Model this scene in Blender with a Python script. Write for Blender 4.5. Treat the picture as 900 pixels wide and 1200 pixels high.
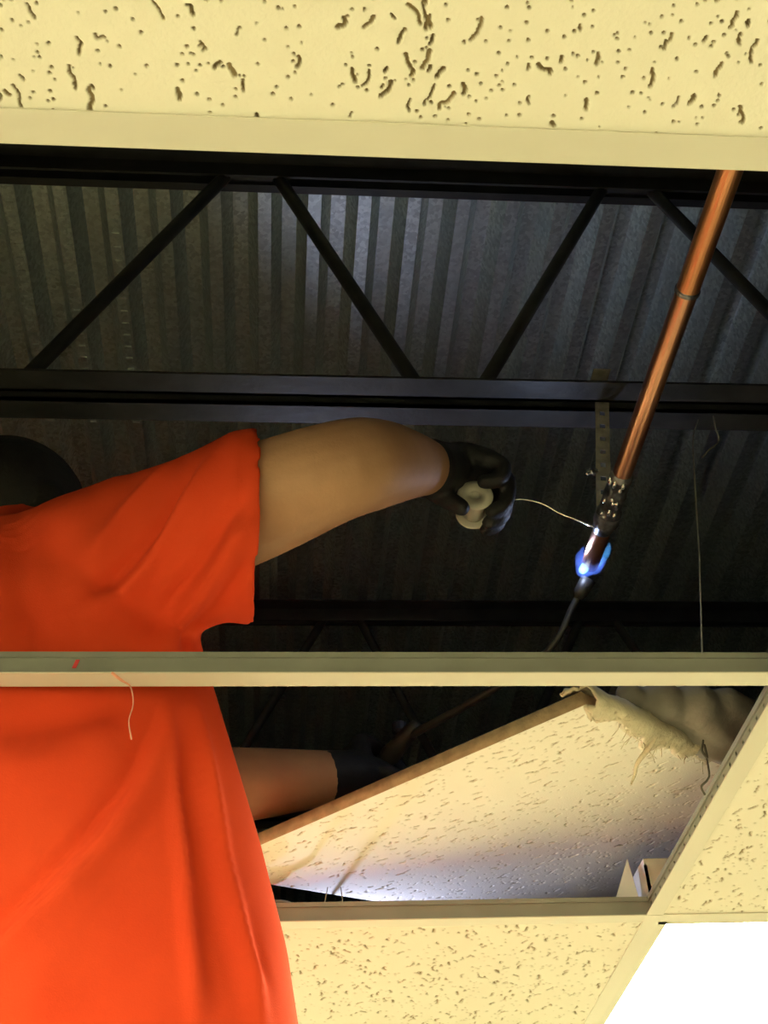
import bpy, bmesh, math, random
import numpy as np
from mathutils import Vector, Matrix

for o in list(bpy.data.objects): bpy.data.objects.remove(o)
S = bpy.context.scene
COL = S.collection
rng = random.Random(7)

# ------------------------------------------------------------------ camera
# world: X right along the ceiling mains, Y away from the viewer, Z up, floor at 0, ceiling face at 2.75
CAM = np.array([0.0, 0.0, 2.073])
RIGHT = np.array([0.9961250, -0.0732222, -0.0487178])
UP = np.array([-0.0110527, -0.6537696, 0.7566129])
BACK = np.array([-0.0872511, -0.7531426, -0.6520456])
cd = bpy.data.cameras.new('camera'); cam = bpy.data.objects.new('camera', cd); COL.objects.link(cam)
cd.sensor_fit = 'VERTICAL'; cd.sensor_height = 36.0; cd.sensor_width = 27.0; cd.lens = 43.2
cd.clip_start = 0.02; cd.clip_end = 60
m = Matrix.Identity(4)
for i, ax in enumerate((RIGHT, UP, BACK)):
    for j in range(3): m[j][i] = ax[j]
for j in range(3): m[j][3] = CAM[j]
cam.matrix_world = m
S.camera = cam

# ------------------------------------------------------------------ world and exposure
w = bpy.data.worlds.new('world'); S.world = w; w.use_nodes = True
w.node_tree.nodes['Background'].inputs[0].default_value = (0.02, 0.02, 0.02, 1)
w.node_tree.nodes['Background'].inputs[1].default_value = 0.2
S.view_settings.view_transform = 'Standard'; S.view_settings.look = 'None'
S.view_settings.gamma = 1.0; S.view_settings.use_curve_mapping = False
S.view_settings.exposure = 0.0
LENS_STRENGTH = 92.0                 # the fluorescent troffers: all the room light
LENS_COLOR = (1.0, 0.96, 0.59, 1)
FLASHLIGHT_W = 8.5
FLAME_W = 0.45


def P(px, py, Y):
    """point of the place at depth Y that was measured at photograph pixel (px, py)"""
    d = RIGHT * (px - 450) - UP * (py - 600) - BACK * 1440.0
    return CAM + d * (Y / d[1])


# ------------------------------------------------------------------ materials
def mat(name, col, rough=0.6, metal=0.0, spec=0.5, var=0.0, vscale=8.0, bump=0.0, bscale=200.0, col2=None, detail=4.0, stretch=None, sheen=0.0):
    mt = bpy.data.materials.new(name); mt.use_nodes = True
    nt = mt.node_tree; b = nt.nodes['Principled BSDF']
    b.inputs['Roughness'].default_value = rough; b.inputs['Metallic'].default_value = metal
    b.inputs['Specular IOR Level'].default_value = spec
    if sheen: b.inputs['Sheen Weight'].default_value = sheen
    tc = nt.nodes.new('ShaderNodeTexCoord'); src = tc.outputs['Object']
    if stretch:
        mp = nt.nodes.new('ShaderNodeMapping'); mp.inputs['Scale'].default_value = stretch
        nt.links.new(src, mp.inputs[0]); src = mp.outputs[0]
    n = nt.nodes.new('ShaderNodeTexNoise'); n.inputs['Scale'].default_value = vscale; n.inputs['Detail'].default_value = detail
    nt.links.new(src, n.inputs['Vector'])
    r = nt.nodes.new('ShaderNodeValToRGB')
    c = Vector(col[:3]); c2 = Vector(col2[:3]) if col2 else c * (1 - var)
    r.color_ramp.elements[0].position = 0.35; r.color_ramp.elements[1].position = 0.65
    r.color_ramp.elements[0].color = (*c2, 1); r.color_ramp.elements[1].color = (*c, 1)
    nt.links.new(n.outputs['Fac'], r.inputs[0]); nt.links.new(r.outputs[0], b.inputs['Base Color'])
    if bump:
        n2 = nt.nodes.new('ShaderNodeTexNoise'); n2.inputs['Scale'].default_value = bscale; n2.inputs['Detail'].default_value = 3
        nt.links.new(src, n2.inputs['Vector'])
        bp = nt.nodes.new('ShaderNodeBump'); bp.inputs['Strength'].default_value = bump; bp.inputs['Distance'].default_value = 0.002
        nt.links.new(n2.outputs['Fac'], bp.inputs['Height']); nt.links.new(bp.outputs[0], b.inputs['Normal'])
    return mt


def emis(name, col, strength):
    mt = bpy.data.materials.new(name); mt.use_nodes = True; nt = mt.node_tree
    b = nt.nodes['Principled BSDF']
    b.inputs['Base Color'].default_value = (0.8, 0.8, 0.8, 1)
    b.inputs['Emission Color'].default_value = col; b.inputs['Emission Strength'].default_value = strength
    return mt


def tile_material():
    mt = bpy.data.materials.new('mineral_tile'); mt.use_nodes = True; nt = mt.node_tree
    b = nt.nodes['Principled BSDF']; b.inputs['Roughness'].default_value = 0.9; b.inputs['Specular IOR Level'].default_value = 0.1
    at = nt.nodes.new('ShaderNodeAttribute'); at.attribute_name = 'pit'
    tc = nt.nodes.new('ShaderNodeTexCoord')
    n = nt.nodes.new('ShaderNodeTexNoise'); n.inputs['Scale'].default_value = 6; nt.links.new(tc.outputs['Object'], n.inputs['Vector'])
    r = nt.nodes.new('ShaderNodeValToRGB'); r.color_ramp.elements[0].color = (0.80, 0.765, 0.67, 1); r.color_ramp.elements[1].color = (0.86, 0.83, 0.74, 1)
    nt.links.new(n.outputs['Fac'], r.inputs[0])
    mx = nt.nodes.new('ShaderNodeMix'); mx.data_type = 'RGBA'
    nt.links.new(at.outputs['Fac'], mx.inputs['Factor']); nt.links.new(r.outputs[0], mx.inputs['A'])
    mx.inputs['B'].default_value = (0.34, 0.26, 0.15, 1)       # unpainted core inside fissures and pinholes
    nt.links.new(mx.outputs['Result'], b.inputs['Base Color'])
    n2 = nt.nodes.new('ShaderNodeTexNoise'); n2.inputs['Scale'].default_value = 350; nt.links.new(tc.outputs['Object'], n2.inputs['Vector'])
    bp = nt.nodes.new('ShaderNodeBump'); bp.inputs['Strength'].default_value = 0.25; bp.inputs['Distance'].default_value = 0.001
    nt.links.new(n2.outputs['Fac'], bp.inputs['Height']); nt.links.new(bp.outputs[0], b.inputs['Normal'])
    return mt


M = dict(
    tile=tile_material(),
    tile_edge=mat('tile_edge', (0.46, 0.33, 0.21), 0.95, spec=0.1, var=0.3, vscale=60, bump=0.5),
    bar=mat('painted_steel', (0.66, 0.63, 0.55), 0.45, spec=0.4, var=0.05, vscale=5),
    web=mat('galvanised_web', (0.30, 0.305, 0.28), 0.55, metal=0.2, spec=0.3, var=0.12, vscale=15),
    wall=mat('wall_paint', (0.76, 0.73, 0.62), 0.9, var=0.05, vscale=2, bump=0.1),
    floor=mat('floor_vinyl', (0.12, 0.11, 0.085), 0.8, var=0.12, vscale=3),
    joist=mat('black_joist_paint', (0.035, 0.036, 0.036), 0.42, spec=0.5, var=0.4, vscale=30, bump=0.3, bscale=90),
    copper=mat('copper', (0.74, 0.38, 0.25), 0.33, metal=1.0, col2=(0.48, 0.22, 0.135), vscale=25, stretch=(1, .25, 1), bump=0.08),
    copper_bright=mat('polished_copper', (0.80, 0.39, 0.20), 0.40, metal=1.0, col2=(0.58, 0.26, 0.13), vscale=14, stretch=(1, .25, 1)),
    soot=mat('flux_soot', (0.24, 0.24, 0.27), 0.32, metal=0.8, col2=(0.05, 0.05, 0.06), vscale=70, bump=0.8, bscale=120),
    solder=mat('solder', (0.75, 0.75, 0.75), 0.25, metal=1.0, var=0.2, vscale=60),
    galv=mat('galvanised_strap', (0.34, 0.32, 0.30), 0.75, metal=0.1, var=0.35, vscale=80),
    wire=mat('dark_wire', (0.10, 0.09, 0.07), 0.5, metal=0.5, var=0.3, vscale=40),
    gwire=mat('grey_wire', (0.28, 0.27, 0.24), 0.5, metal=0.4, var=0.2, vscale=40),
    shirt=mat('orange_jersey', (0.70, 0.066, 0.020), 0.9, spec=0.1, col2=(0.64, 0.054, 0.017), vscale=6, bump=0.15, bscale=700),
    skin=mat('skin', (0.42, 0.235, 0.14), 0.6, spec=0.3, col2=(0.34, 0.18, 0.105), vscale=14, bump=0.15, bscale=250),
    hair=mat('dark_hair', (0.012, 0.011, 0.010), 0.7, var=0.4, vscale=90, bump=0.8, bscale=150),
    eye=mat('eye', (0.6, 0.58, 0.55), 0.2, var=0.05),
    glove=mat('black_glove', (0.013, 0.0135, 0.017), 0.6, spec=0.35, var=0.4, vscale=50, bump=0.35, bscale=350),
    jeans=mat('denim', (0.06, 0.075, 0.12), 0.9, var=0.3, vscale=30, bump=0.3, bscale=500),
    boot=mat('boot_leather', (0.05, 0.03, 0.02), 0.6, var=0.3, vscale=20),
    spool=mat('spool_plastic', (0.52, 0.50, 0.44), 0.45, var=0.1, vscale=40),
    torch=mat('torch_steel', (0.045, 0.042, 0.04), 0.5, metal=0.6, var=0.3, vscale=40),
    tank=mat('tank_enamel', (0.015, 0.02, 0.035), 0.35, var=0.1),
    cloth=mat('frayed_cloth', (0.74, 0.66, 0.50), 0.95, spec=0.1, var=0.2, vscale=25, bump=0.8, bscale=160),
    batt=mat('batt_facing', (0.30, 0.27, 0.24), 0.95, spec=0.1, var=0.2, vscale=12, bump=0.6, bscale=90),
    paper=mat('white_card', (0.88, 0.88, 0.88), 0.8, var=0.03),
    red=mat('red_crayon', (0.65, 0.05, 0.06), 0.8, var=0.2, vscale=100),
    lint=mat('pink_lint', (0.80, 0.36, 0.26), 0.95, var=0.2, vscale=100),
    alu=mat('ladder_aluminium', (0.6, 0.6, 0.6), 0.4, metal=0.9, var=0.1),
    lens=emis('troffer_lens', LENS_COLOR, LENS_STRENGTH),
    led=emis('led_lens', (0.80, 0.86, 1.0, 1), 6.0),
)


def deck_material():
    mt = bpy.data.materials.new('galvanised_deck'); mt.use_nodes = True; nt = mt.node_tree
    b = nt.nodes['Principled BSDF']; b.inputs['Metallic'].default_value = 0.85
    tc = nt.nodes.new('ShaderNodeTexCoord')
    v = nt.nodes.new('ShaderNodeTexVoronoi'); v.inputs['Scale'].default_value = 160
    nt.links.new(tc.outputs['Object'], v.inputs['Vector'])
    mp = nt.nodes.new('ShaderNodeMapping'); mp.inputs['Scale'].default_value = (9, 0.8, 9); nt.links.new(tc.outputs['Object'], mp.inputs[0])
    n = nt.nodes.new('ShaderNodeTexNoise'); n.inputs['Scale'].default_value = 1.5; nt.links.new(mp.outputs[0], n.inputs['Vector'])
    sp = nt.nodes.new('ShaderNodeSeparateColor'); nt.links.new(v.outputs['Color'], sp.inputs[0])
    ad = nt.nodes.new('ShaderNodeMath'); ad.operation = 'MULTIPLY'; nt.links.new(sp.outputs[0], ad.inputs[0]); nt.links.new(n.outputs['Fac'], ad.inputs[1])
    r = nt.nodes.new('ShaderNodeValToRGB'); r.color_ramp.elements[0].color = (0.50, 0.56, 0.54, 1); r.color_ramp.elements[1].color = (0.80, 0.87, 0.84, 1)
    r.color_ramp.elements[1].position = 0.6
    nt.links.new(ad.outputs[0], r.inputs[0]); nt.links.new(r.outputs[0], b.inputs['Base Color'])
    b.inputs['Roughness'].default_value = 0.38
    return mt


M['deck'] = deck_material()


# ------------------------------------------------------------------ mesh helpers
def tag(o, label=None, cat=None, group=None, kind=None):
    if label: o['label'] = label
    if cat: o['category'] = cat
    if group: o['group'] = group
    if kind: o['kind'] = kind
    return o


def empty(name, loc, parent=None):
    o = bpy.data.objects.new(name, None); o.location = loc; o.empty_display_size = 0.05; COL.objects.link(o)
    if parent: put(o, parent)
    return o


def put(o, parent):
    """parent while keeping the world placement"""
    o.parent = parent
    x = parent; mw = Matrix.Identity(4)
    while x is not None:
        mw = (x.matrix_parent_inverse if x.parent else Matrix.Identity(4)) @ x.matrix_basis @ mw; x = x.parent
    o.matrix_parent_inverse = mw.inverted()


def link(name, me, material, parent=None, smooth=False):
    if material is not None and not me.materials: me.materials.append(material)
    if smooth: me.polygons.foreach_set('use_smooth', [True] * len(me.polygons))
    o = bpy.data.objects.new(name, me); COL.objects.link(o)
    if parent: put(o, parent)
    return o


def merge(parts):
    vs, fs, n = [], [], 0
    for v, f in parts:
        vs += [tuple(map(float, p)) for p in v]; fs += [tuple(i + n for i in q) for q in f]; n = len(vs)
    return vs, fs


def mesh(parts, name='m'):
    if isinstance(parts, tuple): parts = [parts]
    v, f = merge(parts); me = bpy.data.meshes.new(name); me.from_pydata(v, [], f); me.update()
    return me


def build(name, parts, material, parent=None, smooth=False, bevel=0):
    me = mesh(parts, name)
    if bevel:
        bm = bmesh.new(); bm.from_mesh(me)
        bmesh.ops.bevel(bm, geom=bm.edges[:], offset=bevel, segments=2, affect='EDGES', profile=0.5)
        bm.to_mesh(me); bm.free()
    return link(name, me, material, parent, smooth)


def box(x0, x1, y0, y1, z0, z1):
    v = [(x, y, z) for z in (z0, z1) for y in (y0, y1) for x in (x0, x1)]
    f = [(0, 2, 3, 1), (4, 5, 7, 6), (0, 1, 5, 4), (2, 6, 7, 3), (0, 4, 6, 2), (1, 3, 7, 5)]
    return v, f


def obox(c, ax, ay, az):
    """oriented box from centre and three half vectors"""
    c, ax, ay, az = (np.array(t, float) for t in (c, ax, ay, az))
    v = [c + sx * ax + sy * ay + sz * az for sz in (-1, 1) for sy in (-1, 1) for sx in (-1, 1)]
    return v, box(0, 1, 0, 1, 0, 1)[1]


def smooth_path(pts, n=8):
    pts = [np.array(p, float) for p in pts]
    if len(pts) < 3: return pts
    out = []
    q = [2 * pts[0] - pts[1]] + pts + [2 * pts[-1] - pts[-2]]
    for i in range(1, len(q) - 2):
        for k in range(n):
            t = k / n; a, b, c, d = q[i - 1], q[i], q[i + 1], q[i + 2]
            out.append(0.5 * (2 * b + (c - a) * t + (2 * a - 5 * b + 4 * c - d) * t * t + (3 * b - a - 3 * c + d) * t ** 3))
    out.append(pts[-1]); return out


def tube(pts, radii, seg=12, n=0, ref=(0, 0, 1), cap=True, ratio=1.0):
    """tapered round (or elliptic: ratio scales the second axis) tube with rounded ends; pts may be 4-vectors when radii is None"""
    pts = [np.array(p, float) for p in pts]
    if np.isscalar(radii): radii = [radii] * len(pts)
    if n:
        pr = smooth_path([np.append(p, r) for p, r in zip(pts, radii)], n)
        pts = [p[:3] for p in pr]; radii = [p[3] for p in pr]
    if cap:
        d0 = pts[0] - pts[1]; d0 /= np.linalg.norm(d0); d1 = pts[-1] - pts[-2]; d1 /= np.linalg.norm(d1)
        r0, r1 = radii[0], radii[-1]
        pts = [pts[0] + d0 * r0 * .9, pts[0] + d0 * r0 * .6] + pts + [pts[-1] + d1 * r1 * .6, pts[-1] + d1 * r1 * .9]
        radii = [r0 * .35, r0 * .8] + list(radii) + [r1 * .8, r1 * .35]
    V, F = [], []
    a = None
    for i, p in enumerate(pts):
        t = pts[min(i + 1, len(pts) - 1)] - pts[max(i - 1, 0)]; t = t / (np.linalg.norm(t) + 1e-12)
        if a is None:
            a = np.array(ref, float)
            if abs(a @ t) > .95: a = np.array([1.0, 0, 0])
        a = a - t * (a @ t); a /= np.linalg.norm(a)
        b = np.cross(t, a)
        for k in range(seg):
            g = 2 * math.pi * k / seg
            V.append(p + radii[i] * (math.cos(g) * a + ratio * math.sin(g) * b))
    L = len(pts)
    for i in range(L - 1):
        for k in range(seg):
            k2 = (k + 1) % seg
            F.append((i * seg + k, i * seg + k2, (i + 1) * seg + k2, (i + 1) * seg + k))
    F.append(tuple(range(seg - 1, -1, -1))); F.append(tuple((L - 1) * seg + k for k in range(seg)))
    return V, F


def lathe(c, axis, prof, seg=32, closed=False):
    """profile [(along, radius)] turned about an axis through c"""
    c = np.array(c, float); ax = np.array(axis, float); ax /= np.linalg.norm(ax)
    a = np.cross(ax, [0, 0, 1.0]) if abs(ax[2]) < .9 else np.cross(ax, [1.0, 0, 0]); a /= np.linalg.norm(a); b = np.cross(ax, a)
    V, F = [], []
    for h, r in prof:
        for k in range(seg):
            g = 2 * math.pi * k / seg; V.append(c + ax * h + r * (math.cos(g) * a + math.sin(g) * b))
    L = len(prof)
    for i in range(L if closed else L - 1):
        j = (i + 1) % L
        for k in range(seg):
            k2 = (k + 1) % seg; F.append((i * seg + k, i * seg + k2, j * seg + k2, j * seg + k))
    if not closed:
        F.append(tuple(range(seg - 1, -1, -1))); F.append(tuple((L - 1) * seg + k for k in range(seg)))
    return V, F


def ellipsoid(c, r, rot=None, seg=24, rings=14):
    V, F = [], []
    for i in range(1, rings):
        t = math.pi * i / rings
        for k in range(seg):
            g = 2 * math.pi * k / seg
            V.append((math.sin(t) * math.cos(g) * r[0], math.sin(t) * math.sin(g) * r[1], math.cos(t) * r[2]))
    V += [(0, 0, r[2]), (0, 0, -r[2])]; top, bot = len(V) - 2, len(V) - 1
    for i in range(rings - 2):
        for k in range(seg):
            k2 = (k + 1) % seg; F.append((i * seg + k, (i + 1) * seg + k, (i + 1) * seg + k2, i * seg + k2))
    for k in range(seg):
        k2 = (k + 1) % seg; F.append((top, k, k2)); F.append((bot, (rings - 2) * seg + k2, (rings - 2) * seg + k))
    V = np.array(V)
    if rot is not None: V = V @ np.array(rot).T
    return list(V + np.array(c, float)), F


def loft(rings, seg=40, power=2.4):
    """rings of (centre, half-vector a, half-vector b): closed superelliptic solid"""
    V, F = [], []
    for c, a, b in rings:
        c, a, b = (np.array(t, float) for t in (c, a, b))
        for k in range(seg):
            g = 2 * math.pi * k / seg; cg, sg = math.cos(g), math.sin(g); e = 2 / power
            V.append(c + a * math.copysign(abs(cg) ** e, cg) + b * math.copysign(abs(sg) ** e, sg))
    L = len(rings)
    for i in range(L - 1):
        for k in range(seg):
            k2 = (k + 1) % seg; F.append((i * seg + k, i * seg + k2, (i + 1) * seg + k2, (i + 1) * seg + k))
    F.append(tuple(range(seg - 1, -1, -1))); F.append(tuple((L - 1) * seg + k for k in range(seg)))
    return V, F


def fix_normals(me):
    bm = bmesh.new(); bm.from_mesh(me); bmesh.ops.recalc_face_normals(bm, faces=bm.faces[:]); bm.to_mesh(me); bm.free()


def union(name, parts, material, voxel, smooth=6, parent=None, factor=0.5):
    """one continuous surface around overlapping closed shapes"""
    me = mesh(parts, name); fix_normals(me)
    t = bpy.data.objects.new('tmp', me); COL.objects.link(t)
    r = t.modifiers.new('r', 'REMESH'); r.mode = 'VOXEL'; r.voxel_size = voxel; r.use_smooth_shade = True
    if smooth:
        s = t.modifiers.new('s', 'SMOOTH'); s.iterations = smooth; s.factor = factor
    dg = bpy.context.evaluated_depsgraph_get()
    out = bpy.data.meshes.new_from_object(t.evaluated_get(dg))
    bpy.data.objects.remove(t); bpy.data.meshes.remove(me)
    out.name = name; out.materials.clear()
    return link(name, out, material, parent, True)


def grid_mesh(name, V, nx, ny, extra=None):
    """big quad grid from numpy (nx*ny verts, row-major in y), plus extra (verts, faces)"""
    i = np.arange(nx - 1)[None, :] + nx * np.arange(ny - 1)[:, None]
    Q = np.stack([i, i + nx, i + nx + 1, i + 1], -1).reshape(-1, 4)      # faces look down
    if extra is not None:
        ev, ef = extra; ef = np.array(ef) + len(V); V = np.concatenate([V, np.array(ev)]); Q = np.concatenate([Q, ef])
    me = bpy.data.meshes.new(name)
    me.vertices.add(len(V)); me.vertices.foreach_set('co', V.astype(np.float32).ravel())
    me.loops.add(Q.size); me.loops.foreach_set('vertex_index', Q.astype(np.int32).ravel())
    me.polygons.add(len(Q)); me.polygons.foreach_set('loop_start', np.arange(0, Q.size, 4, dtype=np.int32))
    me.update(calc_edges=True); me.validate()
    return me, len(V)


# ------------------------------------------------------------------ the room
X0, X1 = -3.13, 4.19
PITCH = 0.612
YB = [0.427 + PITCH * k for k in range(-4, 9)]          # the mains run along X at these depths
XB = [0.535 + 1.22 * k for k in range(-3, 4)]            # the cross tees
Y0, Y1 = YB[0], YB[-1]
CZ = 2.75                                               # underside of the grid
DECK = 3.795                                            # lowest face of the roof deck

tag(build('floor', box(X0 - .1, X1 + .1, Y0 - .1, Y1 + .1, -.1, 0), M['floor']), kind='structure')
tag(build('wall_left', box(X0 - .1, X0, Y0 - .1, Y1 + .1, 0, 3.858), M['wall']), kind='structure')
tag(build('wall_right', box(X1, X1 + .1, Y0 - .1, Y1 + .1, 0, 3.858), M['wall']), kind='structure')
tag(build('wall_near', box(X0, X1, Y0 - .1, Y0, 0, 3.858), M['wall']), kind='structure')
tag(build('wall_far', box(X0, X1, Y1, Y1 + .1, 0, 3.858), M['wall']), kind='structure')


def roof_deck():
    """ribbed galvanised sheet, ribs running away along Y"""
    pitch, low, slope, depth = 0.083, 0.022, 0.018, 0.042
    prof = []
    k0 = math.floor((X0 + .025) / pitch); x = -0.025 + pitch * k0
    while x < X1 + .05:
        prof += [(x - low / 2, DECK), (x + low / 2, DECK), (x + low / 2 + slope, DECK + depth), (x + pitch - low / 2 - slope, DECK + depth)]
        x += pitch
    V, F = [], []; n = len(prof)
    ys = [Y0 - .1, Y1 + .1]
    for zo in (0, .004):
        for y in ys: V += [(px, y, z + zo) for px, z in prof]
    for i in range(n - 1):
        F.append((i, i + n, i + n + 1, i + 1)); F.append((2 * n + i, 2 * n + i + 1, 3 * n + i + 1, 3 * n + i))
    o = build('roof_deck', (V, F), M['deck']); tag(o, kind='structure')
    tag(build('roof_slab', box(X0 - .1, X1 + .1, Y0 - .1, Y1 + .1, DECK + .066, DECK + .12), M['galv']), kind='structure')
    # rows of punched dimples down three of the ribs
    parts = []
    for xr in (-0.44, -0.357, -0.274):
        k = round((xr + .025) / pitch); xr = -0.025 + pitch * k
        y = 1.0
        while y < 1.75:
            parts.append(box(xr - .006, xr + .006, y, y + .014, DECK - .003, DECK + .001)); y += .028
    d = build('dimple_row', parts, M['deck'], o); d['kind'] = 'stuff'


roof_deck()


# ---- suspended ceiling: tees and tiles
ceiling = empty('ceiling', (0.53, 1.651, CZ)); tag(ceiling, kind='structure')


def tee_profile(L, holes):
    """inverted T along +X from 0 to L, centred on Y=0, underside at z=0"""
    parts = [box(0, L, -.012, .012, 0, .0015), box(0, L, -.0035, .0035, .0245, .031)]
    if not holes:
        parts.append(box(0, L, -.001, .001, .0015, .0245))
    else:
        parts += [box(0, L, -.001, .001, .0015, .0075), box(0, L, -.001, .001, .0115, .0175), box(0, L, -.001, .001, .0215, .0245)]
        for z0, z1, off in ((.0075, .0115, 0.0), (.0175, .0215, .012)):
            x = 0.0; h = off + .012
            while h < L:
                parts.append(box(x, h, -.001, .001, z0, z1)); x = h + .005; h += .026
            parts.append(box(x, L, -.001, .001, z0, z1))
    return parts


main_me = mesh(tee_profile(X1 - X0 - .004, False), 'tee_bar'); main_me.materials.append(M['bar']); main_me.materials.append(M['web'])
cross_me = mesh(tee_profile(PITCH - .008, True), 'cross_tee'); cross_me.materials.append(M['bar']); cross_me.materials.append(M['web'])
for me_ in (main_me, cross_me):
    me_.polygons.foreach_set('material_index', [0] * 6 + [1] * (len(me_.polygons) - 6))   # only the face is painted, the web is bare galvanised steel
mid_bar = None
for y in YB[1:-1]:
    o = bpy.data.objects.new('tee_bar', main_me); o.location = (X0 + .002, y, CZ); COL.objects.link(o); put(o, ceiling)
    if abs(y - 1.039) < .01: mid_bar = o
OPEN = [(2, 4), (2, 5)]                                  # the two bays with no tile in them
TROFFER = [(3, 6), (1, 6), (1, 2), (3, 10), (1, 10)]
for j in range(len(YB) - 1):
    for i in range(1, len(XB) - 1):
        o = bpy.data.objects.new('cross_tee', cross_me)
        o.rotation_euler = (0, 0, math.pi / 2); o.location = (XB[i], YB[j] + .004, CZ + .0003); COL.objects.link(o); put(o, ceiling)


def pit_field(x0, x1, y0, y1, c, seed, dens=1.0):
    """depth of fissures and pinholes over a patch of tile face"""
    nx, ny = int(round((x1 - x0) / c)) + 1, int(round((y1 - y0) / c)) + 1
    xs = np.linspace(x0, x1, nx); ys = np.linspace(y0, y1, ny)
    D = np.zeros((ny, nx)); r = random.Random(seed)

    def stamp(px, py, rad, dep):
        i0, i1 = np.searchsorted(xs, (px - rad - c, px + rad + c)); j0, j1 = np.searchsorted(ys, (py - rad - c, py + rad + c))
        if i1 <= i0 or j1 <= j0: return
        d = np.hypot(xs[None, i0:i1] - px, ys[j0:j1, None] - py)
        D[j0:j1, i0:i1] = np.maximum(D[j0:j1, i0:i1], dep * np.clip((rad + .35 * c - d) / (.7 * c), 0, 1))
    area = (x1 - x0) * (y1 - y0)
    for _ in range(int(1150 * dens ** .45 * area)):
        px, py = r.uniform(x0, x1), r.uniform(y0, y1)
        a = math.pi / 2 + r.gauss(0, .30); n = int(r.choice((5, 8, 10, 12, 16, 20))); rad = r.uniform(.0006, .0013); dep = r.uniform(.0022, .004)
        for k in range(n):
            stamp(px, py, rad * (0.75 + .5 * r.random()), dep)
            a += r.gauss(0, .33); a = a * .88 + math.pi / 2 * .12
            px += .0008 * math.cos(a); py += .0008 * math.sin(a)
    for _ in range(int(3600 * dens ** 1.2 * area)):
        stamp(r.uniform(x0, x1), r.uniform(y0, y1), r.choice((.0005, .0008, .0009, .0010)), r.uniform(.002, .0035))
    D[0] = D[-1] = 0; D[:, 0] = D[:, -1] = 0
    return xs, ys, D


TW, TD, TT = 1.212, 0.604, 0.016


def tile_mesh(name, px0, px1, py0, py1, c, seed, dens=1.0):
    """lay-in tile, underside at z=0, local centre; the patch px/py carries the fissures as real pits"""
    xs, ys, D = pit_field(px0, px1, py0, py1, c, seed, dens)
    nx, ny = len(xs), len(ys)
    gx, gy = np.meshgrid(xs, ys)
    V = np.stack([gx, gy, D], -1).reshape(-1, 3)
    W, H = TW / 2, TD / 2
    e = [(-W, -H, 0), (W, -H, 0), (W, H, 0), (-W, H, 0), (-W, -H, TT), (W, -H, TT), (W, H, TT), (-W, H, TT),
         (px0, py0, 0), (px1, py0, 0), (px1, py1, 0), (px0, py1, 0)]
    f = [(4, 5, 6, 7), (0, 1, 5, 4), (1, 2, 6, 5), (2, 3, 7, 6), (3, 0, 4, 7), (0, 8, 9, 1), (1, 9, 10, 2), (2, 10, 11, 3), (3, 11, 8, 0)]
    me, n = grid_mesh(name, V, nx, ny, (e, f))
    a = me.attributes.new('pit', 'FLOAT', 'POINT')
    pv = np.zeros(n, np.float32); pv[:nx * ny] = np.clip(D.ravel() / .002, 0, 1); a.data.foreach_set('value', pv)
    me.materials.append(M['tile']); me.materials.append(M['tile_edge'])
    mi = np.zeros(len(me.polygons), np.int32); mi[-9:-4] = 1
    me.polygons.foreach_set('material_index', mi)
    return me


plain_tile = tile_mesh('ceiling_tile', -TW / 2 + .002, TW / 2 - .002, -TD / 2 + .002, TD / 2 - .002, .0016, 3)
near_tile = tile_mesh('ceiling_tile', -TW / 2 + .002, TW / 2 - .002, .10, TD / 2 - .001, .00075, 5, 1.75)
slab_me = mesh(box(-TW / 2, TW / 2, -TD / 2, TD / 2, 0, TT), 'ceiling_tile'); slab_me.materials.append(M['tile'])
DETAIL = [(2, 6), (3, 5), (2, 7), (3, 4), (1, 3), (1, 4), (1, 5), (3, 3), (3, 7), (1, 7)]                # tiles near enough to show their fissures
for j in range(len(YB) - 1):
    for i in range(len(XB) - 1):
        if (i, j) in OPEN or (i, j) in TROFFER: continue
        o = bpy.data.objects.new('ceiling_tile', near_tile if (i, j) == (2, 3) else plain_tile if (i, j) in DETAIL else slab_me)
        o.location = ((XB[i] + XB[i + 1]) / 2, (YB[j] + YB[j + 1]) / 2, CZ + .0018)
        if (i + j) % 2 and (i, j) != (2, 3): o.rotation_euler = (0, 0, math.pi)
        COL.objects.link(o); put(o, ceiling)

pm = build('paint_mark', [obox(P(89, 778, 1.0372), (.0019, 0, 0), (0, .0005, 0), (.0014, 0, .0048))], M['red'], mid_bar)
pm['label'] = 'small red crayon mark on the bar'


# ---- troffers
def troffer(i, j, label):
    cx, cy = (XB[i] + XB[i + 1]) / 2, (YB[j] + YB[j + 1]) / 2
    t = empty('light_troffer', (cx, cy, CZ + .002)); tag(t, label, 'light fixture', 'fluorescent troffers in the ceiling')
    W, H = TW / 2, TD / 2; z = CZ + .002
    build('housing', [box(cx - W, cx + W, cy - H, cy + H, z + .08, z + .09), box(cx - W, cx - W + .004, cy - H, cy + H, z + .004, z + .08), box(cx + W - .004, cx + W, cy - H, cy + H, z + .004, z + .08),
                      box(cx - W, cx + W, cy - H, cy - H + .004, z + .004, z + .08), box(cx - W, cx + W, cy + H - .004, cy + H, z + .004, z + .08)], M['bar'], t)
    build('door_frame', [box(cx - W, cx + W, cy - H, cy - H + .022, z, z + .004), box(cx - W, cx + W, cy + H - .022, cy + H, z, z + .004),
                         box(cx - W, cx - W + .022, cy - H, cy + H, z, z + .004), box(cx + W - .022, cx + W, cy - H, cy + H, z, z + .004)], M['bar'], t)
    build('lens', box(cx - W + .022, cx + W - .022, cy - H + .022, cy + H - .022, z + .001, z + .006), M['lens'], t)


for n, (i, j) in enumerate(TROFFER):
    troffer(i, j, 'glowing white fluorescent troffer beside the open ceiling bay' if n == 0 else 'glowing fluorescent troffer elsewhere in the tiled ceiling')


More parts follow.
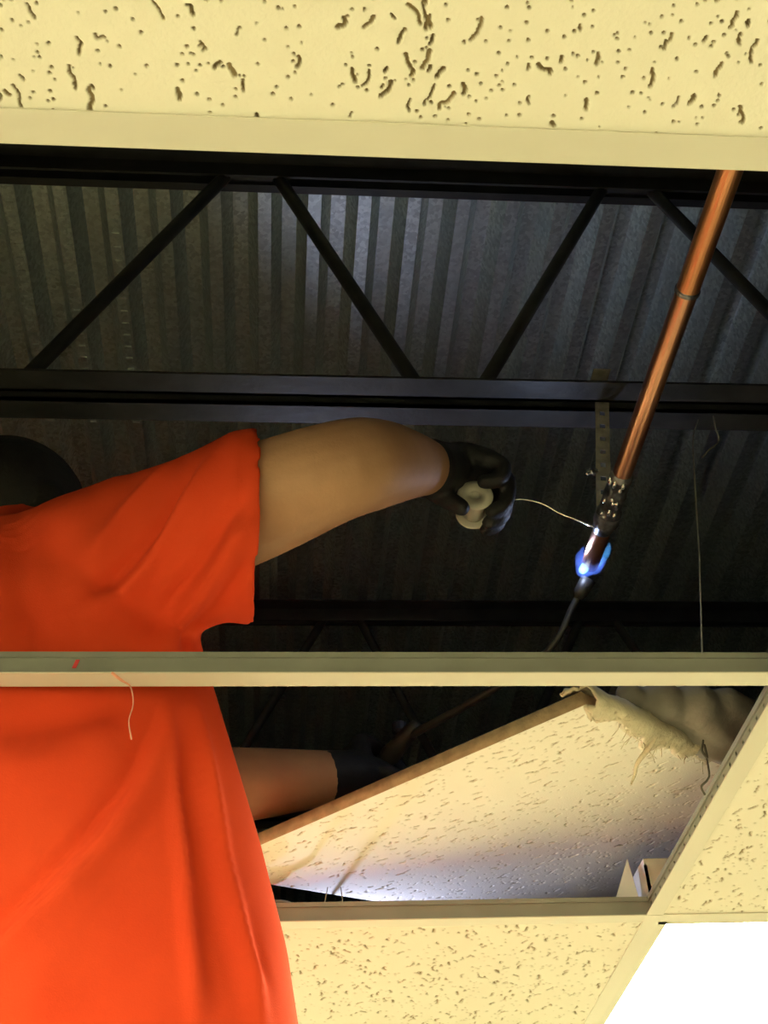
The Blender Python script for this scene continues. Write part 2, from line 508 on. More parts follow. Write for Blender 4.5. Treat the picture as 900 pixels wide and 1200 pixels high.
# ---- steel joists
def joist(y, shift, label):
    t = empty('steel_joist', (0, y, 3.26)); tag(t, label, 'joist', 'open web joists under the deck')
    L0, L1 = X0 + .02, X1 - .02; g, leg, th = .007, .036, .004
    for zb, up, nm in ((3.26, 1, 'bottom_chord'), (DECK - .001, -1, 'top_chord')):
        for s in (-1, 1):
            ya, yb = sorted((y + s * g, y + s * (g + leg))); za, zb2 = sorted((zb, zb + up * th))
            yc, yd = sorted((y + s * g, y + s * (g + th))); zc, zd = sorted((zb, zb + up * leg))
            build(nm, [box(L0, L1, ya, yb, za, zb2), box(L0, L1, yc, yd, zc, zd)], M['joist'], t)
    # continuous bent rod: top knots 0.61 m apart
    top, bot = DECK - .022, 3.285
    k = -6
    while True:
        xt = -0.0445 + .612 * k + shift; k += 1
        if xt > L1 - .4: break
        if xt < L0 + .4: continue
        build('web_rod', tube([(xt - .040, y, top), (xt - .292, y, bot)], .0105, 10), M['joist'], t, True)
        build('web_rod', tube([(xt + .040, y, top), (xt + .236, y, bot)], .0105, 10), M['joist'], t, True)
        build('knot', tube([(xt - .040, y, top), (xt + .040, y, top)], .0105, 10), M['joist'], t, True)
        build('knot', tube([(xt + .236, y, bot), (xt + .320, y, bot)], .0105, 10), M['joist'], t, True)


joist(1.145, 0.0, 'black open web steel joist crossing right above the bare arm')
joist(2.345, 0.2, 'black open web steel joist farther off behind the torch flame')

# ------------------------------------------------------------------ copper pipe, strap, wires
PX, PZ = 0.413, 3.058
pipe = empty('copper_pipe', (PX, 1.1, PZ)); tag(pipe, 'copper pipe hung under the joist with a blackened soldered coupling', 'pipe')


PDIR = (-.022, 1, 0); PBASE = (PX + .022 * 1.109, 0, PZ)


def ytube(y0, y1, r0, r1=None, ri=.0095):
    r1 = r1 or r0
    return lathe(PBASE, PDIR, [(y0, ri), (y0, r0), (y1, r1), (y1, ri)], 28, closed=True)


build('upper_length', ytube(-1.6, .784, .0122), M['copper_bright'], pipe, False)
o = build('joint_ring', lathe(PBASE, PDIR, [(.780, .0122), (.7815, .0134), (.785, .0134), (.7865, .0118)], 28), M['soot'], pipe)
o['label'] = 'dark ring where two lengths meet'
build('lower_length', ytube(.786, 1.10, .0117), M['copper'], pipe)
# lumpy coupling
parts = [ytube(1.066, 1.150, .0134)]
prof = [(1.060, .0112), (1.063, .0142), (1.072, .0147), (1.076, .0137), (1.094, .0138), (1.100, .0150), (1.106, .0139), (1.128, .0137), (1.134, .0149), (1.142, .0146), (1.150, .0136), (1.166, .0130), (1.170, .0112)]
o = build('coupling', lathe(PBASE, PDIR, prof, 28), M['soot'], pipe, True); o['label'] = 'soot blackened coupling with solder blobs'
r2 = random.Random(4)
for k in range(16):
    a = r2.uniform(3.2, 5.0); y = r2.uniform(1.063, 1.14)
    q = (PX + .0146 * math.cos(a), y, PZ + .0146 * math.sin(a))
    build('solder_blob', ellipsoid(q, (.0028, r2.uniform(.003, .007), .0028), seg=10, rings=8), M['solder'], o, True)
build('end_stub', ytube(1.165, 1.240, .0115), M['copper'], pipe)

strap = empty('hanger_strap', (.44, 1.145, 3.26)); tag(strap, 'perforated metal strap hanging from the joist to the copper pipe', 'strap')
A, B = np.array((.4445, 1.145, 3.285)), np.array((.410, 1.142, 3.068))
ax = (B - A); Ls = np.linalg.norm(ax); ax /= Ls; sx = np.array((1.0, 0, ax[0])); sx -= ax * (sx @ ax); sx /= np.linalg.norm(sx); nn = np.cross(ax, sx)
parts = []; hw, hh, th = .0095, .0035, .0003
for s in (-1, 1): parts.append(obox((A + B) / 2 + s * sx * (hw + hh) / 2, ax * Ls / 2, sx * (hw - hh) / 2, nn * th))
u = 0; h = .038
while h < Ls - .01:
    parts.append(obox(A + ax * (u + h) / 2, ax * (h - u) / 2, sx * hh, nn * th)); u = h + .007; h += .0245
parts.append(obox(A + ax * (u + Ls) / 2, ax * (Ls - u) / 2, sx * hh, nn * th))
build('perforated_band', parts, M['galv'], strap)
build('pipe_loop', lathe((PX, 1.142, PZ), (0, 1, 0), [(-.009, .0152), (-.009, .0164), (.009, .0164), (.009, .0152)], 28, closed=True), M['soot'], strap)
build('chord_hook', [box(.428, .452, 1.112, 1.148, 3.297, 3.2985)], M['galv'], strap)
bp = P(694, 553, 1.125)
build('bolt', [tube([bp - np.array((.006, 0, .002)), bp + np.array((.006, 0, .002))], .0032, 8), lathe(bp, (1, 0, .3), [(-.0015, .0055), (.0015, .0055)], 6)], M['solder'], strap)

hw1 = build('hanger_wire', tube([P(823, 770, 1.039), P(821, 700, 1.05), P(819, 640, 1.06), P(814, 560, 1.08), P(812, 515, 1.095), P(818, 492, 1.10)], .0009, 6, n=5), M['gwire'])
tag(hw1, 'thin straight hanger wire rising from the tee bar past the pipe', 'wire')
hw2 = build('wire_tail', tube([P(823, 536, 1.09), P(831, 527, 1.09), P(842, 517, 1.10), P(838, 500, 1.102), P(836, 488, 1.104)], .0011, 6, n=4), M['gwire'])
tag(hw2, 'short bent wire tail dangling from the joist chord', 'wire')


# ------------------------------------------------------------------ the loose tile and what lies on it
La = np.array((-.104, 1.56, 2.785)); Na = np.array((.345, 1.14, 2.785))
ta = (Na - La) / np.linalg.norm(Na - La); tb = np.array([-ta[1], ta[0], .2]); tb /= np.linalg.norm(tb); tn = np.cross(tb, -ta)
if tn[2] < 0: tn = -tn
lt = bpy.data.objects.new('loose_ceiling_tile', plain_tile); COL.objects.link(lt)
ctr = La + ta * .307 + tb * TW / 2
mm = Matrix.Identity(4)
for i, v in enumerate((tb, -ta, tn)):
    for j in range(3): mm[j][i] = v[j]
for j in range(3): mm[j][3] = ctr[j]
lt.matrix_world = mm
tag(lt, 'loose fissured ceiling tile tipped askew over the open bay', 'ceiling tile')


def on_tile(a, b, n=0.0):
    """a across from the left corner, b along the long edge, n above the underside"""
    return La + ta * a + tb * b + tn * n


# conduit the raised end of the tile lies on
cy_ = on_tile(.3, .95)[1]; cz_ = on_tile(.3, .95)[2]
rgr = np.random.RandomState(5)


def frayed_cloth():
    c = empty('frayed_cloth', tuple(on_tile(.60, .15, .02))); tag(c, 'frayed cream cloth folded over the edge of the loose tile', 'cloth')
    nu, nv = 70, 16
    V = []
    for i in range(nu):
        b = -.002 + i / (nu - 1) * .31
        droop = .010 + .010 * math.sin(b * 31) * math.sin(b * 57 + 1) + .012 * math.exp(-((b - .14) / .03) ** 2) + .006 * rgr.rand()
        for j in range(nv):
            t = j / (nv - 1)
            if t < .62:
                s = t / .62; a = .585 + .033 * s; n = TT + .003 + .012 * (1 - s) * (1 + .6 * math.sin(b * 45 + s * 3)) * min(1, b * 14 + .1) + .002 * math.sin(b * 90)
            elif t < .8:
                s = (t - .62) / .18; a = .618 + .008 * math.sin(s * math.pi / 2) ; n = TT + .003 - (TT + .005) * s
            else:
                s = (t - .8) / .2; a = .626 - (.004 + droop * .9) * s + .002 * math.sin(b * 150); n = -.002 - droop * .45 * s
            V.append(on_tile(a, b + .003 * math.sin(j * 2.1 + i * .6), n + .0012 * rgr.randn()))
    F = [(i * nv + j, (i + 1) * nv + j, (i + 1) * nv + j + 1, i * nv + j + 1) for i in range(nu - 1) for j in range(nv - 1)]
    o = build('drape', (V, F), M['cloth'], c, True)
    o.modifiers.new('s', 'SOLIDIFY').thickness = .004
    # rolled hem with a ragged run of fibre along the edge
    pts = [V[i * nv + nv - 1] + np.array((0, 0, .001)) for i in range(0, nu, 2)]
    build('rolled_hem', tube(pts, [.0028 + .0022 * rgr.rand() for _ in pts], 8, n=3), M['cloth'], c, True)
    build('loose_thread', tube([on_tile(.618, .155, -.004), on_tile(.605, .158, -.016), on_tile(.585, .156, -.03), on_tile(.575, .162, -.04), on_tile(.569, .158, -.05)], [.0055, .004, .0028, .002, .001], 7, n=5), M['cloth'], c, True)
    parts = []
    for k in range(46):
        i = rgr.randint(0, nu); p = V[i * nv + nv - 1]; d = rgr.randn(3) * .007; d[2] -= .004
        parts.append(tube([p, p + d * .5 + rgr.randn(3) * .002, p + d], [.0007, .0005, .0003], 4, cap=False))
    f = build('fray', parts, M['cloth'], c); f['kind'] = 'stuff'


frayed_cloth()


def batt():
    """limp folded batt lying behind the cloth, above the neighbouring tile"""
    rolls = (((735, 814, 1.225), (775, 838, 1.275), (815, 866, 1.33), (850, 880, 1.36)), .020), (((775, 822, 1.24), (800, 838, 1.28), (828, 864, 1.33), (850, 872, 1.37)), .026), (((815, 825, 1.25), (835, 842, 1.29), (856, 862, 1.33)), .026), (((850, 822, 1.26), (875, 840, 1.30), (900, 850, 1.34)), .024)
    parts = [tube([P(*q) for q in qs], [r * (.8 + .3 * math.sin(2.3 * t + k) ** 2) for t in range(len(qs))], 14, n=5) for k, (qs, r) in enumerate(rolls)]
    o = union('insulation_batt', parts, M['batt'], .006, 4)
    tag(o, 'limp grey beige insulation batt bunched up behind the frayed cloth', 'insulation')


batt()

kw = build('kinked_wire', tube([P(824, 868, 1.22), P(823, 880, 1.222), P(829, 888, 1.224), P(825, 872, 1.226), P(831, 905, 1.23), P(829, 914, 1.232), P(822, 922, 1.235), P(826, 931, 1.24)], .0013, 6, n=4), M['wire'])
tag(kw, 'short kinked dark wire dangling beside the cross tee', 'wire')

pc = P(717, 1057, 1.668); pa = P(735, 1006, 1.69); pr = P(768, 1056, 1.668); pt2 = P(747, 1030, 1.69)
pb = np.array((.495, 1.70, 2.772))
thk = np.array((0, .0006, 0))
tri = lambda a, b, c: ([a, b, c, a + thk, b + thk, c + thk], [(0, 1, 2), (5, 4, 3), (0, 3, 4, 1), (1, 4, 5, 2), (2, 5, 3, 0)])
card = empty('folded_card', tuple(pc)); tag(card, 'white folded paper card standing behind the far tee bar', 'card')
lo = np.array((0, .004, -.010))
pr = P(752, 1057, 1.668)
build('front_panel', tri(pc + lo, pa, pr + lo), M['paper'], card)
build('side_panel', tri(pr + lo, pa, np.array((.512, 1.715, 2.772))), M['paper'], card)

coil = build('grey_cable', tube([(.0 + .03 * math.cos(a), 1.715 + .03 * math.sin(a), 2.7745 + .0022 * a) for a in np.linspace(0, 15, 70)] + [(.05, 1.70, 2.80), (.075, 1.69, 2.778), (.12, 1.71, 2.776)], .003, 6), M['gwire'], None, True)
tag(coil, 'small coil of grey cable lying beneath the loose tile', 'cable')

lint = build('lint_thread', tube([P(132, 789, 1.022), P(142, 797, 1.022), P(153, 805, 1.024), P(156, 825, 1.024), P(151, 845, 1.024), P(154, 866, 1.024)], [.0016, .0014, .0008, .0006, .0006, .0008], 6, n=5), M['lint'])
tag(lint, 'pink lint thread caught on the tee bar by the orange shirt', 'thread')


# ------------------------------------------------------------------ torch, flame, solder
tip = np.array((.4035, 1.252, 3.036))
hand = np.array((.185, 1.52, 2.965))
torch = empty('gas_torch', tuple(hand)); tag(torch, 'dark gas torch with a long bent tube aimed up at the pipe end', 'torch')
kn = P(640, 765, 1.305)
build('torch_tube', tube([hand, hand + (kn - hand) * .5 + np.array((0, 0, -.006)), kn, tip + (kn - tip) * .3, tip], [.006, .0055, .0045, .0045, .005], 10, n=6), M['torch'], torch, True)
dt = tip - kn; dt /= np.linalg.norm(dt)
build('burner_tip', lathe(tip, dt, [(-.022, .0055), (-.014, .0095), (.008, .0105), (.008, .0085), (-.004, .0085)], 20), M['torch'], torch, True)
dh = np.array((.45, -.55, .30)); dh /= np.linalg.norm(dh)
build('valve_body', tube([hand - dh * .035, hand + dh * .02], [.015, .011], 14), M['torch'], torch, True)
build('gas_cylinder', lathe(hand - dh * .04, -dh, [(0, .012), (.015, .014), (.035, .030), (.19, .030), (.2, .025)], 24), M['tank'], torch, True)
build('control_knob', lathe(hand - dh * .01 + np.array((0, 0, .015)), (0, 0, 1), [(0, .006), (.004, .011), (.016, .011)], 14), M['tank'], torch)


def flame_mat(name, col, strength, ygrad):
    mt = bpy.data.materials.new(name); mt.use_nodes = True; nt = mt.node_tree
    nt.nodes.remove(nt.nodes['Principled BSDF'])
    e = nt.nodes.new('ShaderNodeEmission'); e.inputs[0].default_value = col
    tc = nt.nodes.new('ShaderNodeTexCoord'); n = nt.nodes.new('ShaderNodeTexNoise'); n.inputs['Scale'].default_value = 90
    nt.links.new(tc.outputs['Object'], n.inputs['Vector'])
    mr = nt.nodes.new('ShaderNodeMapRange'); mr.inputs[1].default_value = .3; mr.inputs[2].default_value = .7; mr.inputs[3].default_value = strength * .35; mr.inputs[4].default_value = strength
    nt.links.new(n.outputs['Fac'], mr.inputs[0]); nt.links.new(mr.outputs[0], e.inputs[1])
    nt.links.new(e.outputs[0], nt.nodes['Material Output'].inputs['Volume'])
    return mt


flame = empty('torch_flame', tuple(tip)); tag(flame, 'blue gas flame licking around the end of the copper pipe', 'flame')
f0 = tip + dt * .010
pe = np.array((PX, 1.238, PZ))
fl = flame_mat('flame_blue', (.10, .22, 1.0, 1), 75, 0)
fc = flame_mat('flame_core', (.35, .85, 1.0, 1), 240, 0)
fw = flame_mat('flame_lick', (.10, .42, 1.0, 1), 60, 0)
FB = lambda x, y: P(x, y, 1.235)
union('blue_mantle', [tube([FB(684, 668), FB(690, 662), FB(694, 656)], [.011, .015, .012], 14), tube([FB(682, 664), FB(679, 652), FB(684, 641)], [.009, .006, .002], 12), tube([FB(697, 665), FB(706, 657)], [.010, .006], 12)], fl, .0016, 4, flame)
union('bright_core', [tube([FB(683, 668), FB(687, 663), FB(689, 659)], [.006, .0068, .0035], 14)], fc, .0014, 3, flame)
union('outer_lick', [tube([FB(700, 660), FB(708, 652), FB(713, 643), FB(714, 636)], [.006, .006, .004, .0015], 12, n=4)], fw, .0014, 3, flame)
ld = bpy.data.lights.new('flame_glow', 'POINT'); ld.energy = FLAME_W; ld.color = (.55, .68, 1.0); ld.shadow_soft_size = .006
lo_ = bpy.data.objects.new('flame_glow', ld); lo_.location = FB(684, 655) + np.array((-.012, -.02, 0)); COL.objects.link(lo_); put(lo_, flame)

# spool and solder
Cs = P(556, 590, 1.155)
Ax = BACK * .80 + UP * .60; Ax /= np.linalg.norm(Ax)
e1 = RIGHT - Ax * (RIGHT @ Ax); e1 /= np.linalg.norm(e1); e2 = np.cross(Ax, e1)
Ax = Ax - e1 * .0
spool = empty('solder_spool', tuple(Cs)); tag(spool, 'pale plastic solder spool gripped in the black glove', 'spool')
build('far_flange', lathe(Cs, Ax, [(-.026, .007), (-.026, .0215), (-.0245, .0225), (-.022, .0215), (-.0215, .007)], 36, closed=True), M['spool'], spool, True)
build('near_flange', lathe(Cs, Ax, [(.013, .007), (.013, .0215), (.0155, .0230), (.018, .0220), (.018, .007)], 36, closed=True), M['spool'], spool, True)
build('core', lathe(Cs, Ax, [(-.024, .0135), (.015, .0135), (.015, .006), (-.024, .006)], 30, closed=True), M['spool'], spool, True)
build('solder_wire', tube([Cs + e1 * .012, P(580, 596, 1.15), P(592, 589, 1.15), P(609, 585, 1.15), P(635, 590, 1.15), P(655, 601, 1.15), P(675, 609, 1.15), np.array((PX - .0155, 1.155, PZ - .006))], .0012, 8, n=6), M['solder'], spool, True)['label'] = 'thin bright solder wire reaching the joint'


# ------------------------------------------------------------------ the worker
worker = empty('person', (-.26, 1.24, 1.56)); tag(worker, 'person in an orange t-shirt and black gloves soldering a pipe overhead', 'person')


def hand_chain(px, py, off):
    k = 1.50 / 1440
    return Cs + e1 * (px - 556) * k + e2 * (590 - py) * k / .85 + Ax * off


WR = np.array((.198, 1.12, 3.114))


def right_hand(grow):
    g = grow; parts = []
    offs = (.031, .012, -.007, -.025)
    for n, of in enumerate(offs):
        kx, ky = ((576, 553), (579, 549), (577, 550), (572, 555))[n]
        kn_ = hand_chain(kx, ky, of)
        parts.append(tube([WR + Ax * of * .45, hand_chain(540, 541, of * .85), kn_], [.017 + g, .0145 + g, .0125 + g], 12, n=3))
        tips = (((590, 562), (583, 578), (566, 580)), ((596, 568), (592, 597), (576, 606)), ((594, 570), (590, 600), (573, 609)), ((588, 574), (585, 600), (571, 607)))[n]
        parts.append(tube([kn_] + [hand_chain(x, y, of + d) for (x, y), d in zip(tips, (0, -.001, -.002))], [.0110 + g, .0098 + g, .0088 + g, .0078 + g], 12, n=3))
    parts.append(tube([WR - e2 * .012 + Ax * .006, hand_chain(505, 578, .016), hand_chain(518, 598, .026), hand_chain(538, 614, .030)], [.017 + g, .015 + g, .0115 + g, .009 + g], 12, n=4))
    parts.append(tube([WR - e2 * .008, hand_chain(520, 566, .0), hand_chain(530, 580, .0)], [.020 + g, .018 + g, .012 + g], 12, n=3))
    return parts


# left arm, crossing in front of the chest to the torch
LS, LE, LW = np.array((-.44, 1.27, 2.94)), np.array((-.15, 1.455, 2.850)), np.array((.115, 1.535, 2.915))


def left_hand(grow):
    g = grow; parts = []; c = hand - dh * .09
    s1 = np.cross(dh, (0, 0, 1.0)); s1 /= np.linalg.norm(s1); s2 = np.cross(s1, dh)
    if s1 @ (LW - c) > 0: s1 = -s1                      # s1 points away from the wrist
    for n, of in enumerate((.036, .013, -.010, -.032)):
        b = c + dh * of
        parts.append(tube([LW + dh * of * .4, b - s1 * .030 + s2 * .030, b + s2 * .043], [.018 + g, .0145 + g, .011 + g], 10, n=3))
        parts.append(tube([b + s2 * .043, b + s1 * .034 + s2 * .028, b + s1 * .041 - s2 * .006, b + s1 * .024 - s2 * .034], [.011 + g, .0098 + g, .009 + g, .0078 + g], 10, n=3))
    parts.append(tube([LW, c + dh * .03 - s1 * .036 - s2 * .006, c + dh * .05 - s1 * .020 - s2 * .036, c + dh * .052 + s1 * .002 - s2 * .043], [.017 + g, .0135 + g, .0108 + g, .009 + g], 10, n=3))
    return parts


HC = np.array((-.345, 1.30, 3.165))                       # head centre
fwd = np.array((.70, .62, .35)); fwd /= np.linalg.norm(fwd)
hu = np.array((-.22, -.16, .96)); hu -= fwd * (hu @ fwd); hu /= np.linalg.norm(hu); hr = np.cross(fwd, hu)
HR = np.stack([hr, fwd, hu], 1)
hp = lambda r, f, u: HC + hr * r + fwd * f + hu * u


def body():
    parts = []
    # trunk
    parts.append(loft([((-.25, 1.225, 2.28), (.17, 0, 0), (0, .11, 0)), ((-.25, 1.22, 2.42), (.155, 0, 0), (0, .105, 0)), ((-.26, 1.21, 2.60), (.155, 0, 0), (0, .105, 0)),
                       ((-.27, 1.20, 2.78), (.165, 0, 0), (0, .11, 0)), ((-.29, 1.195, 2.90), (.16, 0, 0), (0, .10, 0)), ((-.31, 1.20, 2.98), (.12, 0, .02), (0, .08, 0)), ((-.32, 1.21, 3.03), (.06, 0, 0), (0, .05, 0))]))
    # neck, head with jaw, nose, ears
    parts.append(tube([(-.315, 1.205, 2.97), hp(0, -.015, -.08)], [.062, .055], 16))
    parts.append(ellipsoid(HC + hu * .015, (.076, .096, .098), HR))
    parts.append(ellipsoid(hp(0, .030, -.055), (.056, .058, .062), HR))
    parts.append(tube([hp(0, .088, .020), hp(0, .108, -.022)], [.009, .014], 10))
    parts.append(tube([hp(-.022, .084, -.058), hp(0, .092, -.056), hp(.022, .084, -.058)], [.006, .009, .006], 10))
    for s in (-1, 1):
        parts.append(ellipsoid(hp(s * .072, -.006, -.006), (.010, .020, .032), HR))
        parts.append(tube([hp(s * .014, .086, .030), hp(s * .05, .074, .028)], [.008, .008], 8))
    # right arm
    parts.append(tube([(-.25, 1.17, 2.98), (-.13, 1.115, 2.995), (-.023, 1.045, 2.990), (.06, .998, 2.993), (.108, 1.02, 3.028), (.158, 1.078, 3.082), WR], [.075, .072, .066, .057, .053, .042, .031], 20, n=6))
    # left arm
    parts.append(tube([(-.33, 1.21, 2.95), LS, (LS + LE) / 2 + np.array((-.02, 0, 0)), LE, LE + (LW - LE) * .35, LW], [.075, .068, .057, .052, .051, .033], 18, n=5))
    parts += right_hand(0.0) + left_hand(0.0)
    # legs
    for s in (-1, 1):
        parts.append(tube([(-.25 + s * .085, 1.225, 2.32), (-.25 + s * .095, 1.225, 2.02), (-.25 + s * .10, 1.215, 1.66)], [.088, .06, .04], 18, n=4))
        parts.append(tube([(-.25 + s * .10, 1.20, 1.615), (-.25 + s * .11, 1.36, 1.60)], [.038, .032], 12))
    return union('body', parts, M['skin'], .0045, 5, worker)


body()
for s in (-1, 1):
    build('eye', ellipsoid(hp(s * .031, .083, .008), (.012, .010, .008), HR, 12, 8), M['eye'], worker, True)
union('hair', [ellipsoid(HC + hu * .024 - fwd * .010, (.095, .106, .106), HR), tube([hp(-.085, -.01, -.01), hp(-.07, -.03, -.05)], [.022, .02], 12), tube([hp(.085, -.01, -.01), hp(.07, -.03, -.05)], [.022, .02], 12), tube([hp(0, -.075, -.02), hp(0, -.06, -.07)], [.045, .035], 14)], M['hair'], .005, 3, worker)
union('right_glove', right_hand(.0018) + [tube([WR - (WR - np.array((.158, 1.078, 3.082))) * .25, WR, WR + (hand_chain(540, 541, 0) - WR) * .4], [.038, .037, .034], 18)], M['glove'], .003, 4, worker).name = 'glove'
union('glove', left_hand(.0018) + [tube([LW - (LW - LE) * .16, LW], [.038, .035], 16)], M['glove'], .0035, 4, worker)


def shirt():
    parts = []
    rings = [((-.252, 1.225, 2.26), .290, .165), ((-.250, 1.222, 2.36), .287, .162), ((-.250, 1.218, 2.45), .280, .155), ((-.252, 1.214, 2.54), .268, .150), ((-.258, 1.210, 2.65), .246, .146),
             ((-.267, 1.206, 2.76), .222, .142), ((-.275, 1.203, 2.84), .206, .139), ((-.285, 1.200, 2.91), .196, .135), ((-.295, 1.198, 2.97), .175, .120), ((-.315, 1.20, 3.02), .125, .095), ((-.32, 1.205, 3.05), .07, .06)]
    parts.append(loft([(c, (a, 0, .12 * a if c[2] > 2.95 else 0), (0, b, 0)) for c, a, b in rings], 56, 2.5))
    # right sleeve with an open, thick-walled cuff
    C = [np.array(p) for p in ((-.30, 1.185, 2.955), (-.20, 1.145, 2.965), (-.11, 1.105, 2.970), (-.022, 1.060, 2.967))]
    dv = C[3] - C[2]; dv /= np.linalg.norm(dv); side = np.cross(dv, (0, 0, 1.0)); side /= np.linalg.norm(side); upv = np.cross(side, dv)
    cs = np.array((-.06, .765, .652)); cs /= np.linalg.norm(cs); cu = np.array((.02, -.655, .755)); cu -= cs * (cu @ cs); cu /= np.linalg.norm(cu); cn = np.cross(cs, cu); cn *= np.sign(cn[0])    # the cuff sags back: its mouth faces sideways
    ring = [(C[0], side * .085, upv * .105), (C[1], side * .090, upv * .110), (C[2], (side + cs) * .046, (upv + cu) * .057), (C[3] - cn * .03, cs * .086, cu * .107), (C[3], cs * .086, cu * .112)]
    if side @ cs < 0: ring[2] = (C[2], (side - cs) * .046, (upv + cu) * .057); ring[3] = (ring[3][0], -ring[3][1], ring[3][2]); ring[4] = (ring[4][0], -ring[4][1], ring[4][2]); cs = -cs
    ring += [(C[3] + cn * .002, cs * .082, cu * .108), (C[3] - cn * .004, cs * .077, cu * .103), (C[3] - cn * .022, cs * .070, cu * .100)]
    parts.append(loft(ring, 40, 2.1))
    # shoulder line and left sleeve
    parts.append(tube([(-.46, 1.25, 2.885), (-.36, 1.20, 2.922), (-.26, 1.165, 2.962), (-.15, 1.125, 2.990)], [.090, .092, .092, .090], 24, n=4))
    parts.append(tube([LS, LS + (LE - LS) * .3, LS + (LE - LS) * .55], [.095, .092, .088], 24, n=4, cap=False))
    # collar
    parts.append(tube([(-.315, 1.205, 3.0), (-.322, 1.225, 3.065)], [.085, .070], 20, cap=False))
    o = union('t_shirt', parts, M['shirt'], .0055, 10, worker)
    me = o.data; n = len(me.vertices)
    co = np.empty(n * 3, np.float32); me.vertices.foreach_get('co', co); co = co.reshape(-1, 3).astype(float)
    no = np.empty(n * 3, np.float32); me.vertices.foreach_get('normal', no); no = no.reshape(-1, 3).astype(float)
    back = (no @ np.array(BACK)) > -0.2
    folds = [  # (polyline, half width, height): pulled and hanging folds of the loose jersey
        ([(196, 812), (160, 900), (95, 985), (0, 1085), (-60, 1140)], .010, -.011),
        ([(208, 815), (178, 905), (118, 990), (30, 1085), (-40, 1150)], .016, .012),
        ([(197, 815), (212, 930), (223, 1060), (236, 1210)], .008, .010),
        ([(206, 840), (232, 960), (250, 1090), (268, 1210)], .012, -.007),
        ([(234, 812), (256, 930), (288, 1070), (318, 1210)], .009, .010),
        ([(222, 830), (240, 960), (268, 1090), (290, 1210)], .011, -.006),
        ([(262, 950), (290, 1060), (318, 1150)], .008, -.005),
        ([(-20, 850), (90, 835), (180, 810)], .020, -.009),
        ([(-20, 900), (80, 890), (150, 850)], .028, .010),
        ([(120, 1010), (60, 1100), (30, 1210)], .03, .008),
        ([(222, 545), (190, 600), (150, 655), (100, 700)], .009, -.014),
        ([(246, 528), (205, 605), (165, 665), (110, 720)], .012, .014),
        ([(205, 530), (150, 590), (110, 650)], .011, .011),
        ([(292, 565), (255, 615), (220, 680), (180, 740)], .012, -.010),
        ([(300, 600), (268, 650), (225, 715), (195, 760)], .012, .012),
        ([(298, 660), (270, 690), (235, 735), (215, 762)], .008, -.008),
        ([(60, 580), (100, 640), (110, 720)], .028, .011),
        ([(20, 600), (30, 680), (60, 760)], .02, -.011),
        ([(287, 520), (287, 580), (283, 640), (282, 690)], .0035, -.003),
    ]
    disp = np.zeros(n)
    bi = np.nonzero(back)[0]
    for pl, hwid, amp in folds:
        path = smooth_path([np.array(p, float) for p in pl], 10)
        # settle the fold line on the cloth: nearest back-facing vertex along the measured sight line
        rel = co[bi] - CAM; dep = rel @ (-BACK)
        uu = 450 + 1440 * (rel @ RIGHT) / dep; vv = 600 - 1440 * (rel @ UP) / dep
        pts = []
        for q in path:
            d2 = (uu - q[0]) ** 2 + (vv - q[1]) ** 2
            near = np.nonzero(d2 < d2.min() + 60)[0]; pts.append(co[bi[near[np.argmin(dep[near])]]])
        pts = np.array(pts); L = len(pts)
        for _ in range(6): pts[1:-1] = (pts[:-2] + 2 * pts[1:-1] + pts[2:]) / 4
        fade = np.clip(np.minimum(np.arange(L) + 1, L - np.arange(L)) / (L * .22), 0, 1)
        d = np.linalg.norm(co[:, None, :] - pts[None], axis=2) if n * L < 6e6 else None
        if d is None:
            best = np.full(n, 9.0); fd = np.zeros(n)
            for p, fa in zip(pts, fade):
                dd = np.linalg.norm(co - p, axis=1); k = dd < best; best[k] = dd[k]; fd[k] = fa
        else:
            ix = d.argmin(1); best = d[np.arange(n), ix]; fd = fade[ix]
        disp += amp * fd * np.exp(-(best / hwid) ** 2)
    co += no * disp[:, None]
    me.vertices.foreach_set('co', co.astype(np.float32).ravel()); me.update()
    s = o.modifiers.new('smooth', 'SMOOTH'); s.iterations = 2; s.factor = .5


shirt()
union('jeans', [loft([((-.25, 1.222, 2.40), (.185, 0, 0), (0, .122, 0)), ((-.25, 1.222, 2.30), (.19, 0, 0), (0, .126, 0)), ((-.25, 1.225, 2.20), (.185, 0, 0), (0, .12, 0))])] +
      [tube([(-.25 + s * .088, 1.225, 2.27), (-.25 + s * .095, 1.225, 2.0), (-.25 + s * .10, 1.215, 1.69)], [.100, .078, .066], 20, n=4, cap=False) for s in (-1, 1)], M['jeans'], .007, 4, worker)
for s in (-1, 1):
    x = -.25 + s * .105
    union('boot', [tube([(x - s * .004, 1.205, 1.76), (x, 1.20, 1.62)], [.056, .052], 16), tube([(x, 1.19, 1.61), (x + s * .01, 1.30, 1.606), (x + s * .012, 1.37, 1.596)], [.048, .046, .034], 16, n=3), box(x - .05, x + .05, 1.15, 1.42, 1.56, 1.582)], M['boot'], .006, 3, worker)

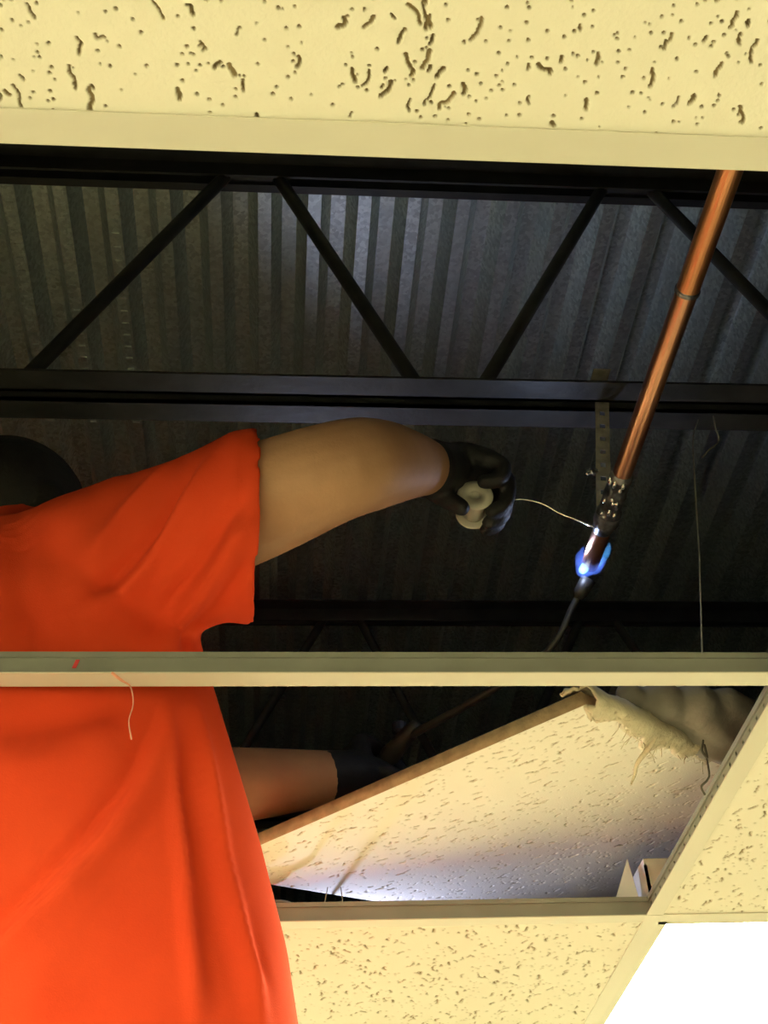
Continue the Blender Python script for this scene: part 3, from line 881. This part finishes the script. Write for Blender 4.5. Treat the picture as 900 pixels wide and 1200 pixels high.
# flashlight lying on the far tile under the loose one: its cool beam rakes back across the tile face
fp = np.array((.045, 1.985, 2.7835)); aim = np.array((.40, 1.56, 2.842)); fd_ = aim - fp; fd_ /= np.linalg.norm(fd_)
bd = np.array((aim[0] - fp[0], aim[1] - fp[1], 0)); bd /= np.linalg.norm(bd)
fl_ = empty('flashlight', tuple(fp)); tag(fl_, 'small lit flashlight lying behind the far tee bar under the loose tile', 'flashlight')
build('barrel', lathe(fp, bd, [(-.13, .010), (-.128, .0115), (-.03, .0115), (-.018, .0148), (0, .0148), (0, .0132), (-.006, .0132)], 24), M['tank'], fl_, True)
build('lens', lathe(fp, bd, [(-.005, .013), (-.003, .013)], 24), M['led'], fl_)
build('shadow_wire', tube([fp + np.array((-.016, .01, .0)), (.038, 1.93, 2.778), (.066, 1.872, 2.772), (.069, 1.868, 2.79), (.0695, 1.8675, 2.842)], .0019, 8, n=5), M['gwire'], fl_, True)  # unseen wire added in the beam to cast a wedge shadow on the loose tile
sd = bpy.data.lights.new('flashlight_beam', 'SPOT'); sd.energy = FLASHLIGHT_W; sd.color = (.62, .68, 1.0); sd.spot_size = math.radians(130); sd.spot_blend = .8; sd.shadow_soft_size = .003
so = bpy.data.objects.new('flashlight_beam', sd); so.location = fp + bd * .004
so.rotation_euler = Vector(fd_).to_track_quat('-Z', 'Y').to_euler(); COL.objects.link(so); put(so, fl_)
for x, lean in ((.0735, .002), (.098, -.001)):
    st = build('wire_stub', tube([(x, 1.6535, 2.779), (x, 1.651, 2.7835), (x + lean, 1.6505, 2.793), (x + 2 * lean, 1.650, 2.803)], .0008, 6, n=3), M['gwire'])
    tag(st, 'cut hanger wire stub standing on the far tee bar', 'wire', 'cut wire stubs on the far tee bar')


# step ladder under the worker
def ladder():
    t = empty('step_ladder', (-.25, 1.4, 0)); tag(t, 'aluminium step ladder under the person in orange', 'ladder')
    for s in (-1, 1):
        build('front_rail', tube([(-.25 + s * .27, .93, .0), (-.25 + s * .22, 1.42, 2.05)], .016, 8, cap=False), M['alu'], t)
        build('rear_rail', tube([(-.25 + s * .25, 1.95, .0), (-.25 + s * .20, 1.48, 2.05)], .013, 8, cap=False), M['alu'], t)
    for k in range(6):
        z = .26 * (k + 1); y = .93 + .49 * z / 2.05
        hw_ = .27 - .05 * z / 2.05
        build('tread', box(-.25 - hw_, -.25 + hw_, y - .05, y + .05, z - .025, z), M['alu'], t)
    build('top_cap', box(-.50, .0, 1.38, 1.54, 2.05, 2.08), M['alu'], t)


ladder()
